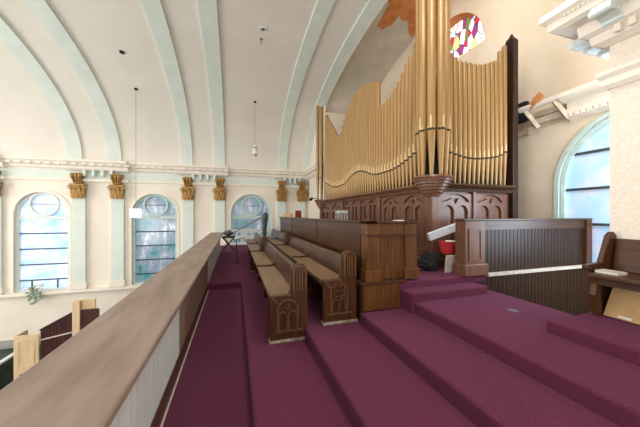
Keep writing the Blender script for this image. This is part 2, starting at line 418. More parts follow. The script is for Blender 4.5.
def pilaster(x, w, zb, label):
    t = empty('pilaster', (x, FAR - .01, zb), label, 'pilaster', 'pilasters on the far wall')
    d = .12
    mb = MB(); mb.box(x - w / 2, x + w / 2, FAR - d, FAR - .005, zb + .25, .7, .01)
    mb.build('shaft', 'mint', t)
    mb = MB(); mb.box(x - w / 2 - .05, x + w / 2 + .05, FAR - d - .05, FAR - .005, zb, zb + .25, .015)
    mb.build('base', 'trim', t)
    mb = MB(); capital(mb, x, FAR - .16, .66, 1.24, .5)
    for v in mb.bm.verts: v.co.y = FAR - .165 + (v.co.y - FAR + .16) * .5
    mb.build('capital', 'gilt', t, smooth=True)['label'] = 'gilded leafy capital'
    mb = MB()      # scrolled bracket above the capital
    mb.box(x - .2, x + .2, FAR - .3, FAR - .02, 1.52, 1.68, .02); mb.box(x - .15, x + .15, FAR - .24, FAR - .02, 1.26, 1.54, .03)
    for sx in (-1, 0, 1):
        mb.tube([(x + sx * .13, FAR - .3, 1.64), (x + sx * .12, FAR - .33, 1.52), (x + sx * .1, FAR - .27, 1.4), (x + sx * .07, FAR - .2, 1.27)], [.04, .055, .045, .03], 8)
    for k in range(5): mb.blob((x - .16 + .08 * k, FAR - .31, 1.6), (.04, .03, .05), k, .1, 1)
    mb.build('bracket', 'gilt', t, smooth=True)['label'] = 'gilded scrolled bracket'
pilaster(-8.72, .46, -3.04, 'pale mint pilaster at the left edge, left of the brightest window')
pilaster(-6.08, .46, -3.04, 'mint pilaster with gilded capital just right of the brightest blue window')
pilaster(-4.74, .46, -3.04, 'mint pilaster with gilded capital left of the teal window behind the cube lamp')
pilaster(-2.03, .46, -3.04, 'mint pilaster with gilded capital just right of the full teal window')
pilaster(-.68, .46, H[1], 'mint pilaster with gilded capital rising at the far end of the parapet')
pilaster(2.23, .42, H[1], 'mint pilaster above the brown rounded chair back in the far corner')
pilaster(3.27, .34, H[1], 'mint pilaster in the far corner beside the organ, right of the red chair')

# ------------------------------------------------------------------ far windows
def far_window(n, cx, w, kind):
    o = empty('window_%d' % n, (cx, FAR + .2, -3.05), kind=None); o['kind'] = 'structure'
    f0 = FAR + .1; fr = ((0, f0, 0), (1, 0, 0), (0, 0, 1), (0, 1, 0))
    cz = .42; rr = .5
    mb = MB()
    mb.plate(arch_pts(cx, w - .01, -3.05, .03), [arch_pts(cx, w - .22, -2.98, -.25, 2)[0:2] + [(cx + w / 2 - .11, -.22), (cx - w / 2 + .11, -.22)],
             ], fr, .1)
    mb.bm.free(); mb = MB()
    ins = w / 2 - .1
    rect = [(cx - ins, -2.98), (cx + ins, -2.98), (cx + ins, -.2), (cx - ins, -.2)]
    head = [(cx - ins, -.06), (cx + ins, -.06)] + [(cx + ins * math.cos(PI * k / 20), .03 + ins * math.sin(PI * k / 20)) for k in range(21)]
    mb.plate(arch_pts(cx, w - .01, -3.05, .03), [rect, head], fr, .1)
    mb.build('frame', 'frame_white' if kind == 'bright' else 'frame_mint', o)
    mb = MB(); mb.plate(circ(cx, cz, rr), [circ(cx, cz, rr - .085)], ((0, f0 - .02, 0), (1, 0, 0), (0, 0, 1), (0, 1, 0)), .1)
    mb.build('tracery_ring', 'frame_white' if kind == 'bright' else 'frame_mint', o)
    g = 'glass_bright' if kind == 'bright' else 'glass_dim'
    mb = MB(); mb.plate(arch_pts(cx, w - .04, -3.02, .03), [], ((0, FAR + .17, 0), (1, 0, 0), (0, 0, 1), (0, 1, 0)), .02)
    mb.build('glass', g, o)
    for z in (-.76, -1.38, -2.0, -2.62):
        mb = MB(); mb.box(cx - ins, cx + ins, FAR + .13, FAR + .18, z - .022, z + .022); mb.build('glazing_bar', 'bar', o)
    mb = MB(); mb.box(cx - .42, cx + .42, FAR + .13, FAR + .17, cz - .012, cz + .012); mb.build('glazing_bar', 'bar', o)
    if n == 1:
        for dx in (-.4, .42):
            mb = MB(); mb.box(cx + dx - .015, cx + dx + .015, FAR + .13, FAR + .17, -2.98, -2.62); mb.build('vent_stile', 'bar', o)
    # moulded surround on the wall face
    mb = MB(); mb.plate(arch_pts(cx, w + .16, -3.05, .03, 24), [arch_pts(cx, w + .0, -3.04, .03, 24)], ((0, FAR - .03, 0), (1, 0, 0), (0, 0, 1), (0, 1, 0)), .04)
    mb.build('surround', 'trim', o)
for i, (c, w, k) in enumerate(WIN): far_window(i + 1, c, w, k)
far_window(5, -11.3, 1.74, 'bright')

# ------------------------------------------------------------------ chancel end wall: window, round window, cornice
o = empty('window_4', (END + .2, 2.3, -.9)); o['kind'] = 'structure'
fr = ((END + .01, 0, 0), (0, 1, 0), (0, 0, 1), (1, 0, 0))
mb = MB(); mb.plate(arch_pts(2.3, 2.25, -.9, .55, 26), [arch_pts(2.3, 2.12, -.82, .55, 26)], fr, .08); mb.build('frame', 'frame_mint', o)
mb = MB(); mb.plate(arch_pts(2.3, 2.24, -.88, .55, 26), [], ((END + .08, 0, 0), (0, 1, 0), (0, 0, 1), (1, 0, 0)), .02); mb.build('glass', 'glass_end', o)
for z in (1.08, .45, -.17):
    mb = MB(); mb.box(END + .04, END + .08, 1.25, 3.35, z - .022, z + .022); mb.build('glazing_bar', 'bar', o)
mb = MB(); mb.plate(arch_pts(2.3, 2.40, -.9, .55, 26), [arch_pts(2.3, 2.26, -.89, .55, 26)], ((END - .04, 0, 0), (0, 1, 0), (0, 0, 1), (1, 0, 0)), .06); mb.build('surround', 'frame_mint', o)
o = empty('window_6', (END + .3, LUN[0], LUN[1])); o['kind'] = 'structure'
mb = MB(); mb.plate(lun(.004), [], ((END + .34, 0, 0), (0, 1, 0), (0, 0, 1), (1, 0, 0)), .02); mb.build('stained_glass', 'stained', o)
mb = MB(); mb.plate(lun(.001), [lun(.012)], ((END + .002, 0, 0), (0, 1, 0), (0, 0, 1), (1, 0, 0)), .33); mb.build('reveal', 'orange', o)['label'] = 'orange weathered reveal'
# cornice of the end wall, broken off towards the organ
out = (-1, 0, 0)
mb = MB(); run_prof(mb, [(0, 2.12), (.34, 2.12), (.35, 2.06), (.30, 2.02), (.12, 1.98), (.10, 1.74), (.05, 1.70), (0, 1.68)], (END, 1.75, 0), (END, 3.25, 0), out)
for k in range(16): mb.box(END - .16, END - .08, 1.8 + k * .09, 1.85 + k * .09, 1.74, 1.81)
struct('trim_end_cornice', mb, 'trim')
mb = MB(); mb.tube([(END - .3, 1.75, 2.1), (END - .3, 3.95, 2.1)], .055, 10)
struct('trim_end_moulding', mb, 'trim', smooth=True)
for (y, z0, z1, yy) in ((3.35, 1.72, 2.06, 3.22), (3.86, 1.7, 2.06, 3.72)):
    mb = MB(); mb.bar((END - .28, y, z1), (END - .12, yy, z0), .05, .07)
    tag(mb.build('lath', 'lath'), 'pale loose lath hanging under the broken cornice, ' + ('nearer the arched window' if y < 3.5 else 'beside the organ post'), 'lath', 'loose laths under the broken cornice')
mb = MB(); mb.box(END - .12, END - .001, 3.25, 3.9, 1.79, 1.9); mb.box(END - .08, END - .001, 3.3, 3.85, 1.93, 2.04)
tag(mb.build('cornice_nailer', 'lath'), 'exposed timber nailers in the gap of the broken end wall cornice', 'timber')
mb = MB(); mb.bar((END - .37, 3.62, 2.16), (END - .37, 3.5, 2.24), .015, .14); mb.bar((END - .33, 3.74, 2.08), (END - .37, 3.62, 2.16), .015, .12)
tag(mb.build('plaster_flake', 'orange'), 'curled brown plaster flake standing on the broken moulding', 'plaster flake')

t = empty('dark_hole_box', (5.7, 4.0, 1.6), 'black box standing in for a dark hole high on the end wall beside the organ post', 'box')
mb = MB(); mb.box(END - .1, END - .002, 3.97, 4.25, 1.93, 2.34, .01); mb.build('body', 'black', t)  # black body stands in for the darkness of a wall hole
mb = MB(); mb.box(END - .07, END - .002, 3.95, 4.2, 1.66, 1.92, .01); mb.build('block', 'brick', t)
# entablature on the near pier: cornice on its nave face and its return
def pier_entab():
    o = empty('trim_pier_entablature', (3.66, 1.72, 1.3)); o['kind'] = 'structure'
    prof = [(0, 2.2), (.4, 2.2), (.41, 2.13), (.36, 2.09), (.35, 2.02), (.30, 1.99), (.18, 1.98), (.17, 1.87), (.11, 1.84), (.1, 1.76), (.03, 1.72), (0, 1.72)]
    def corner_run(mb, pr):
        # path: along the nave face, round the corner, along the return
        n = len(pr); rings = []
        for (px, py, ox, oy) in ((3.66, -.85, -1, 0), (3.66, 1.72, -1, 1), (4.4, 1.72, 0, 1)):
            rings.append([mb.bm.verts.new((px + ox * p[0], py + oy * p[0], p[1])) for p in pr])
        for a, b in zip(rings, rings[1:]):
            for k in range(n): mb.bm.faces.new((a[k], a[(k + 1) % n], b[(k + 1) % n], b[k]))
        mb.bm.faces.new(rings[0][::-1]); mb.bm.faces.new(rings[-1])
    mb = MB(); corner_run(mb, prof); mb.build('cornice', 'trim', o)
    mb = MB(); corner_run(mb, [(0, 1.46), (.08, 1.46), (.08, 1.42), (.05, 1.38), (.05, 1.32), (.02, 1.28), (0, 1.28)]); mb.build('architrave', 'trim', o)
    mb = MB()
    y = 1.62
    while y > -.7:          # dentils on the nave face
        mb.box(3.66 - .155, 3.66 - .09, y - .05, y, 1.77, 1.84); y -= .1
    mb.build('dentils', 'trim', o)
    k = 0
    def modillion(c, d, side):
        c, d, side = Vector(c), Vector(d), Vector(side); up = Vector((0, 0, 1))
        mb = MB()
        sc = [(0, 1.86), (.06, 1.89), (.16, 1.925), (.225, 1.915), (.25, 1.93), (.25, 1.985), (0, 1.985)]
        mb.sweep(sc, [0, 1], lambda i: (c + side * (-.075, .075)[i], d, up))
        mb.tube([c + d * .23 + up * 1.935 - side * .085, c + d * .23 + up * 1.935 + side * .085], .034, 10)
        mb.tube([c + d * .04 + up * 1.89 - side * .08, c + d * .04 + up * 1.89 + side * .08], .03, 10)
        mb.build('modillion', 'modillion', o, smooth=True)
    for y in (1.62, 1.3, .98, .66, .34): modillion((3.66 - .115, y, 0), (-1, 0, 0), (0, 1, 0))
    for x in (3.76, 4.02, 4.28): modillion((x, 1.72 + .115, 0), (0, 1, 0), (1, 0, 0))
    mb = MB(); y = 1.9
    while y > -.8:       # egg-and-dart beading under the crown
        mb.blob((3.66 - .375, y, 2.085), (.012, .014, .014), 1, 0, 1); y -= .04
    mb.build('beading', 'trim', o, smooth=True)
pier_entab()
# cornice of the far pier
mb = MB(); run_prof(mb, corn_prof(), (3.63, 10.9, 0), (3.63, FAR, 0), (-1, 0, 0))
for k in range(8): mb.box(3.63 - .34, 3.63 - .18, 10.95 + k * .3, 11.06 + k * .3, 1.985, 2.045)
struct('trim_far_pier', mb, 'trim')

# ------------------------------------------------------------------ carpeted terraces
def terrace(name, x0, x1, y0, y1, z, thick=1.0):
    mb = MB(); mb.box(x0, x1, y0, y1, z - thick, z)
    return struct(name, mb, 'carpet', bevel=.022)
terrace('floor', -.54, .2, -.88, 6.06, H[0])
mb = MB()
mb.plate([(.125, -.88), (3.43, -.88), (3.43, 10.88), (3.6, 10.9), (3.6, FAR - .02), (-.9, FAR - .02), (-.9, 6.02), (.125, 6.02)], [], ((0, 0, H[1] - 1), (1, 0, 0), (0, 1, 0), (0, 0, 1)), 1.0)
struct('floor_step', mb, 'carpet', bevel=.022)
terrace('floor_step', .775, 3.43, -.88, 10.88, H[2], .5)
terrace('floor_step', 1.44, 3.43, -.88, 2.96, H[3], .5)
terrace('floor_step', 2.06, 3.43, -.88, 2.9, H[4], .5)
terrace('floor_step', 2.02, 3.22, 2.73, 3.05, H[5], .5)
mb = MB(); mb.box(2.69, 3.655, -.88, 1.70, H[5] - .3, H[5]); struct('floor_step', mb, 'carpet', bevel=.022)
mb = MB(); mb.plate([(1.52, 2.99), (2.0, 2.99), (2.0, 2.95), (3.44, 2.95), (3.44, 3.02), (END - .01, 3.02), (END - .01, 10.88), (1.52, 10.88)], [], ((0, 0, H[6] - .1), (1, 0, 0), (0, 1, 0), (0, 0, 1)), .1)
struct('floor_choir', mb, 'carpet', bevel=.022)
mb = MB(); mb.box(-16, -.85, -.9, FAR, NF - .1, NF); struct('floor_nave', mb, 'nave_floor')
mb = MB(); mb.box(3.4, END, .5, 2.95, -2.9, -2.8); struct('floor_stairwell', mb, 'dark')

# small round patch worn in the carpet
mb = MB(); mb.lathe((2.93, 2.18, H[4] - .001), [(.0, .003), (.05, .004), (.055, .002)][1:], 16)
tag(mb.build('floor_outlet', 'grey_metal', smooth=True), 'small round metal cover set in the upper carpeted platform', 'floor outlet')

# ------------------------------------------------------------------ parapet
o = empty('balcony_parapet', (-.6, 5, NF), 'long brown topped parapet running along the edge of the carpeted balcony', 'parapet')
mb = MB(); mb.box(-.885, -.41, -.85, 11.05, -.735, -.69, .012); mb.build('coping', 'coping', o)['label'] = 'wide grey brown top board'
mb = MB(); mb.box(-.86, -.56, -.85, 11.0, NF, -.735); mb.build('core', 'panel_tan', o)
mb = MB(); mb.box(-.56, -.535, -.85, 3.0, -1.40, -.735); mb.build('inner_panel', 'panel_white', o)['label'] = 'grey white inner panel'
mb = MB(); mb.box(-.56, -.535, 3.01, 6.0, -1.40, -.735); mb.build('inner_panel', 'panel_tan', o)['label'] = 'tan inner panel'
mb = MB(); mb.box(-.56, -.535, 6.01, 11.0, -1.43, -.735); mb.build('inner_panel', 'panel_white', o)
mb = MB(); mb.box(-.56, -.525, -.85, 6.0, -1.58, -1.40); mb.build('baseboard', 'wood_h', o)
mb = MB(); mb.box(-.54, -.515, -.85, 6.0, -1.585, -1.565); mb.build('edge_strip', 'edge_white', o)
mb = MB(); mb.box(-.52, -.43, -.85, 11.0, -.76, -.735); mb.build('gap_shade_strip', 'black', o)  # black strip painted in as the shadow gap below the coping

# ------------------------------------------------------------------ pews
def pew_end(mb, x, y, z, w, back, style):
    """solid pew end lying in the XZ plane at y (thickness to +y)."""
    st = .19
    prof = [(0, 0), (w, 0), (w, back - st / 2)]
    prof += [(w - st / 2 + st / 2 * math.cos(PI * k / 12), back - st / 2 + st / 2 * math.sin(PI * k / 12)) for k in range(1, 13)]
    prof += [(w - st, .62), (w - st - .03, .535), (0, .535)]
    mb.plate(prof, [], ((x, y, z), (1, 0, 0), (0, 0, 1), (0, 1, 0)), .055)
def arch_strip(mb, cx, z0, zc, r, wd, x, y, z, depth, legs=True, pointed=False):
    n = 12; o_, i_ = [], []
    for k in range(n + 1):
        a = PI * k / n; ca, sa = math.cos(a), math.sin(a)
        o_.append((cx + r * ca, zc + r * sa)); i_.append((cx + (r - wd) * ca, zc + (r - wd) * sa))
    if legs:
        o_ = [(cx + r, z0)] + o_ + [(cx - r, z0)]; i_ = [(cx + r - wd, z0)] + i_ + [(cx - r + wd, z0)]
    mb.plate(o_ + i_[::-1], [], ((x, y, z), (1, 0, 0), (0, 0, 1), (0, -1, 0)), depth)
def make_pew(name, x, y0, y1, z, near, label, quatrefoil=False, group='oak pews in the choir gallery'):
    w, back, sh = .43, .885, .52
    t = empty(name, (x, y0, z), label, 'pew', group)
    if near:
        mb = MB(); pew_end(mb, x, y0, z, w, back, 0); e = mb.build('end_panel', 'wood', t, bevel=.006); e['label'] = 'carved end panel'
        mb = MB()
        cx = w * .5 - .02
        if quatrefoil:
            for k in range(4):
                a = PI / 4 + k * PI / 2
                mb.plate(circ(cx + .045 * math.cos(a), .40 + .045 * math.sin(a), .043, 14), [circ(cx + .045 * math.cos(a), .40 + .045 * math.sin(a), .03, 14)], ((x, y0, z), (1, 0, 0), (0, 0, 1), (0, -1, 0)), .024)
            arch_strip(mb, cx, .16, .39, .115, .014, x, y0, z, .022)
            arch_strip(mb, cx - .05, .16, .26, .046, .012, x, y0, z, .022); arch_strip(mb, cx + .05, .16, .26, .046, .012, x, y0, z, .022)
        else:
            arch_strip(mb, cx, .14, .36, .125, .016, x, y0, z, .024)
            arch_strip(mb, cx - .058, .14, .30, .054, .014, x, y0, z, .024); arch_strip(mb, cx + .058, .14, .30, .054, .014, x, y0, z, .024)
            mb.plate(circ(cx, .405, .034, 14), [circ(cx, .405, .022, 14)], ((x, y0, z), (1, 0, 0), (0, 0, 1), (0, -1, 0)), .024)
        mb.box(x + .05, x + w - .07, y0 - .016, y0, z + .115, z + .135)
        arch_strip(mb, w - .095, .56, back - .097, .078, .014, x, y0, z, .024)
        for dx in (-.03, .0, .03): mb.box(x + w - .095 + dx - .007, x + w - .095 + dx + .007, y0 - .014, y0, z + .57, z + .83)
        for k in range(4): mb.blob((x + .03 + .015 * k, y0 - .004, z + .5 - .02 * k), (.016, .01, .014), k, .1, 1)
        mb.box(x, x + w - .2, y0 - .012, y0, z + .52, z + .537)
        mb.build('carving', 'carved', e)
        mb = MB(); mb.box(x - .012, x + w + .012, y0 - .02, y0 + .07, z + .001, z + .03, .004); mb.build('plinth', 'scuffed', t)
        ya = y0 + .055
    else:
        mb = MB()
        mb.plate([(.0, .44), (.0, .545), (.26, .545), (.32, .60), (.375, .77), (.43, .77), (.40, .5), (.38, .0), (.12, .0), (.1, .44)], [], ((x, y0, z), (1, 0, 0), (0, 0, 1), (0, 1, 0)), .045)
        mb.build('end_support', 'wood', t, bevel=.006); ya = y0 + .045
    # seat with rolled front, back board, rail
    prof = [(.0, .47), (.0, .515), (.012, .527), (.2, .517), (.3, .522), (.34, .5), (.34, .47)]
    mb = MB(); mb.sweep(prof, [0, 1], lambda i: ((x, (ya, y1)[i], z), (1, 0, 0), (0, 0, 1))); mb.build('seat', 'seat', t, bevel=.004)
    prof = [(.30, .515), (.325, .505), (.395, .735), (.42, .752), (.42, .772), (.372, .772), (.36, .745)]
    mb = MB(); mb.sweep(prof, [0, 1], lambda i: ((x, (ya, y1)[i], z), (1, 0, 0), (0, 0, 1))); mb.build('backrest', 'wood_h', t, bevel=.004)
    mb = MB(); mb.box(x + .06, x + .09, ya, y1, z + .38, z + .47); mb.build('seat_rail', 'wood_h', t)
    for yy in ((ya + y1) / 2, y1 - .1):
        mb = MB(); mb.plate([(.1, 0), (.36, 0), (.39, .5), (.02, .47), (.06, .38), (.12, .2)], [], ((x, yy, z), (1, 0, 0), (0, 0, 1), (0, 1, 0)), .04); mb.build('leg', 'wood', t)
    return t
rows = [(.376, H[1], False, ['front pew nearest the camera, carved end panel with paired arches', 'front row pew directly behind the nearest, open dark end support',
                       'front row pew with tall dark end, third along the parapet aisle', 'farthest front row pew near the arched window']),
        (1.005, H[2], True, ['raised back row pew beside the oak screen end, quatrefoil carved end panel', 'second pew of the raised back row against the choir screen',
                       'third pew of the raised back row, rounded dark end panel', 'farthest pew of the raised back row near the boom stand'])]
for x, z, q, labs in rows:
    for k, (a, b, near) in enumerate(((3.03, 4.86, True), (4.88, 6.88, False), (6.98, 8.75, True), (8.77, 10.4, False))):
        make_pew('pew', x, a, b, z, near, labs[k], q)

# ------------------------------------------------------------------ choir screens
def board_wall(mb, a, b, z0, z1, out, wd=.085, th=.012, gap=.006):
    """vertical tongue-and-groove boards along a-b (2D), standing out along 'out'."""
    a, b = Vector(a), Vector(b); L = (b - a).length; d = (b - a) / L; n = max(1, round(L / wd)); w = L / n
    o = Vector(out)
    for k in range(n):
        p = a + d * (k * w + gap / 2); q = a + d * ((k + 1) * w - gap / 2)
        c = (p + q) / 2 + o * th / 2
        m = Matrix((Vector((d.x, d.y, 0)), Vector((o.x, o.y, 0)), Vector((0, 0, 1)))).transposed().to_4x4(); m.translation = (c.x, c.y, (z0 + z1) / 2)
        mb.obox(m @ Matrix.Diagonal(((q - p).length, th, z1 - z0, 1)), .003)
t = empty('choir_screen', (1.56, 2.99, H[3]), 'oak choir screen with corner post and long beadboard side behind the pews', 'choir screen')
Y0, YE, X0, X1, ZT = 3.0, 9.7, 1.56, 2.28, -.085
mb = MB(); mb.box(1.50, 2.05, 2.965, 3.0, H[3], -.86); mb.build('plinth_panel', 'oak', t)
mb = MB(); mb.box(1.46, 2.1, 2.935, 3.02, -.865, -.835, .006); mb.box(1.455, 1.53, 3.0, YE, -.865, -.835, .006); mb.build('plinth_ledge', 'wood_h', t)
mb = MB(); mb.box(1.49, 1.53, 3.0, YE, H[2], -.86); mb.build('plinth_side', 'wood_h', t)
mb = MB(); mb.box(X0 + .02, X1 - .02, Y0 + .02, Y0 + .09, -.835, ZT - .03); mb.box(X0 + .02, X0 + .09, Y0 + .02, YE, -.835, ZT - .03); mb.build('core', 'wood', t)
mb = MB(); board_wall(mb, (X0 + .17, Y0 + .02), (X1 - .17, Y0 + .02), -.82, -.27, (0, -1)); mb.build('front_boards', 'oak', t)
mb = MB(); board_wall(mb, (X0 + .02, Y0 + .2), (X0 + .02, YE), -.82, -.27, (-1, 0), .1); mb.build('side_boards', 'wood', t)
mb = MB(); mb.box(X0 - .025, X1 + .012, Y0 - .032, Y0 + .05, -.275, -.25); mb.box(X0 - .015, X0 + .05, Y0 - .02, YE, -.275, -.25); mb.build('rail_moulding', 'wood_h', t)
mb = MB(); mb.box(X0, X1 - .01, Y0 - .005, Y0 + .04, -.25, ZT - .03); mb.build('front_frieze', 'oak', t)
mb = MB(); mb.box(X0 - .002, X0 + .03, Y0 - .005, YE, -.25, ZT - .03); mb.build('side_frieze', 'wood_h', t)
mb = MB(); mb.box(X0 - .04, X1 + .02, Y0 - .045, Y0 + .12, ZT - .03, ZT, .008); mb.box(X0 - .04, X0 + .12, Y0 - .045, YE, ZT - .03, ZT, .008); mb.build('top_rail', 'wood_h', t)
for (xa, xb, lab) in ((X0 - .01, X0 + .16, 'corner_post'), (X1 - .17, X1, 'end_post')):
    mb = MB(); mb.box(xa, xb, Y0 - .02, Y0 + .14, -.835, ZT - .03, .006); p = mb.build(lab, 'oak', t)
    mb = MB(); mb.box(xa - .025, xb + .025, Y0 - .05, Y0 + .16, -.835, -.70, .008); mb.build('post_base', 'oak', p)
    mb = MB(); mb.box(xa + .01, xb - .01, Y0 - .03, Y0 + .13, ZT, ZT + .022, .006); mb.build('post_cap', 'wood', p)
for y in (5.15, 7.6):
    mb = MB(); mb.box(X0 - .012, X0 + .03, y - .03, y + .03, -.82, ZT - .03, .004); mb.build('stile', 'wood', t)
mb = MB(); mb.box(1.98, 2.09, Y0 - .02, Y0 + .08, ZT + .001, ZT + .012)
tag(mb.build('paper_sheet', 'paper'), 'white papers lying on the front top of the oak choir screen', 'paper')

t = empty('choir_screen', (4.2, 2.98, -2.8), 'dark beadboard choir screen over the stairwell, right of the steps', 'choir screen')
xa, xb, yf, zt = 3.05, END - .02, 2.98, -.062
mb = MB(); mb.box(xa + .1, xb, yf + .02, yf + .08, -.84, zt - .03); mb.build('core', 'beadboard', t)
mb = MB(); board_wall(mb, (xa + .38, yf + .02), (xb - .02, yf + .02), -.83, -.225, (0, -1), .075); mb.build('upper_boards', 'beadboard', t)
mb = MB(); mb.box(xa + .34, xb, yf - .01, yf + .04, -.225, zt - .03); mb.build('frieze', 'wood_x', t)
mb = MB(); mb.box(xa - .03, xb, yf - .05, yf + .12, zt - .03, zt, .008); mb.build('top_rail', 'wood_x', t)
mb = MB(); mb.box(xa, xa + .36, yf - .04, yf + .14, -.86, zt - .03, .006); p = mb.build('end_post', 'organ_wood', t)
mb = MB(); mb.box(xa - .03, xa + .39, yf - .07, yf + .16, -.86, -.70, .008); mb.build('post_base', 'organ_wood', p)
mb = MB(); mb.plate([(xa + .06, -.66), (xa + .30, -.66), (xa + .30, -.2), (xa + .06, -.2)], [[(xa + .09, -.63), (xa + .27, -.63), (xa + .27, -.23), (xa + .09, -.23)]], ((0, yf - .04, 0), (1, 0, 0), (0, 0, 1), (0, -1, 0)), .012); mb.build('panel_moulding', 'organ_wood', p)
mb = MB(); mb.box(xa + .41, xb, yf - .06, yf + .02, -.89, -.85, .005); mb.build('ledge', 'edge_white', t)['label'] = 'pale worn ledge'
mb = MB(); board_wall(mb, (xa + .2, yf - .01), (xb, yf - .01), -2.8, -.89, (0, -1), .075); mb.build('lower_boards', 'beadboard', t)
mb = MB(); mb.box(xb - .14, xb, yf - .04, yf + .14, -.86, zt - .03); mb.build('wall_post', 'wood', t)
mb = MB(); mb.box(3.41, 3.45, 1.7, 2.95, -2.8, H[4] - .03); struct('trim_stair_edge', mb, 'beadboard')

# ------------------------------------------------------------------ organ
K = 1.04
OX, OY0, OY1, ORX = 2.97 * K, 3.5 * K, 9.4 * K, 4.66 * K
ZB, ZC = H[6], .50 * K
org = empty('pipe_organ', (OX, OY0, ZB), 'large pipe organ with gold pipes over a carved mahogany case', 'pipe organ')
mb = MB(); mb.box(OX + .05, ORX, OY0 + .05, OY1 - .05, ZB, ZC - .1); mb.build('case_body', 'organ_wood', org)
mb = MB(); mb.box(OX + .22, ORX - .02, OY0 + .2, OY1 - .1, ZC - .1, 2.3); mb.build('dark_backing', 'dark', org)['label'] = 'dark backing standing in for shade behind the pipe feet'  # near-black box painted as the shade seen between the pipe feet
def cornice_seg(mb, a, b, out, z=ZC):
    run_prof(mb, [(-.12, z), (.1, z), (.12, z - .03), (.09, z - .06), (.05, z - .085), (.03, z - .13), (-.12, z - .13)], a, b, out)
mb = MB(); cornice_seg(mb, (OX, OY0 - .0, 0), (OX, OY1, 0), (-1, 0, 0)); mb.build('cornice', 'organ_wood_h', org)
mb = MB(); cornice_seg(mb, (OX, OY0, 0), (ORX, OY0, 0), (0, -1, 0)); mb.build('cornice', 'wood_x', org)
# carved arcade panels. frame: u along the face, v up
def arcade(mb, groups, u0, u1, z0, z1, frame):
    holes = []
    for (c, hw) in groups:
        r = hw * .36
        for s in (-1, 1):
            holes.append(arch_pts(c + s * hw * .48, 2 * r, z0 + .14, z1 - hw * .66 - r, 12))
        # hood lunette split by a cusp
        zc = z1 - hw * .60; R = hw * .98; E = .56
        lun = [(c + R * math.cos(PI * k / 14), zc + R * E * math.sin(PI * k / 14)) for k in range(1, 14)]
        lun += [(c - R * .62, zc + R * .2), (c - R * .2, zc + R * .36), (c, zc + R * .02), (c + R * .2, zc + R * .36), (c + R * .62, zc + R * .2)]
        holes.append(lun)
    mb.plate([(u0, z0), (u1, z0), (u1, z1), (u0, z1)], holes, frame, .04)
zp0, zp1 = ZB + .12, ZC - .16
ffr = ((OX + .05, 0, 0), (0, 1, 0), (0, 0, 1), (-1, 0, 0))
bays = [(OY0 + .12, 5.08 * K, 2), (5.2 * K, 7.12 * K, 4), (7.26 * K, OY1 - .2, 2)]
for (a, b, n) in bays:
    mb = MB(); w = (b - a) / n
    arcade(mb, [(a + w * (k + .5), w * .41) for k in range(n)], a, b, zp0, zp1, ffr)
    mb.build('carved_panel', 'organ_wood', org, bevel=.008)
rfr = ((0, OY0 + .05, 0), (1, 0, 0), (0, 0, 1), (0, -1, 0))
wr = (ORX - .1 - OX - .1) / 2
mb = MB(); arcade(mb, [(OX + .1 + wr * (k + .5), wr * .40) for k in range(2)], OX + .1, ORX - .1, zp0, zp1, rfr); mb.build('carved_panel', 'organ_wood', org, bevel=.008)
for y in (5.14 * K, 7.19 * K):
    mb = MB(); mb.box(OX - .03, OX + .05, y - .06, y + .06, ZB, ZC - .13, .008); mb.build('case_post', 'organ_wood', org)
mb = MB(); mb.box(OX + .1 + wr - .03, OX + .1 + wr + .03, OY0 - .02, OY0 + .05, ZB, ZC - .13, .006); mb.build('case_post', 'organ_wood', org)
mb = MB(); mb.box(OX - .04, OX + .1, OY0 - .04, OY0 + .1, ZB, ZC - .2, .01); mb.build('corner_post', 'organ_wood', org)
mb = MB(); mb.box(OX - .05, OX + .04, OY0 + .1, OY1, ZB, ZB + .12, .01); mb.box(OX + .1, ORX, OY0 - .05, OY0 + .04, ZB, ZB + .12, .01); mb.build('base_moulding', 'organ_wood', org)
# corbels under the towers
def corbel(c, r, zt, zb, name='corbel'):
    prof = [(.05, zb)]; n = 6
    for k in range(n):
        rr = .06 + (r - .08) * ((k + 1) / n) ** .8; z = zb + (zt - .06 - zb) * (k + 1) / n
        prof += [(rr - .012, z - .03), (rr + .014, z - .02), (rr + .018, z)]
    prof += [(r, zt - .05), (r + .015, zt - .03), (r, zt)]
    mb = MB(); mb.lathe((c[0], c[1], 0), prof, 24); return mb.build(name, 'organ_wood_h', org, smooth=True)
cc = (OX + .04, OY0 + .04)
corbel(cc, .31, .60 * K, .28)
corbel((OX + .02, OY1 - .18), .26, .53 * K, .2)
mb = MB(); mb.box(OX - .04, OX + .1, OY1 - .28, OY1 - .1, ZB, .26, .01); mb.build('corner_post', 'organ_wood', org)
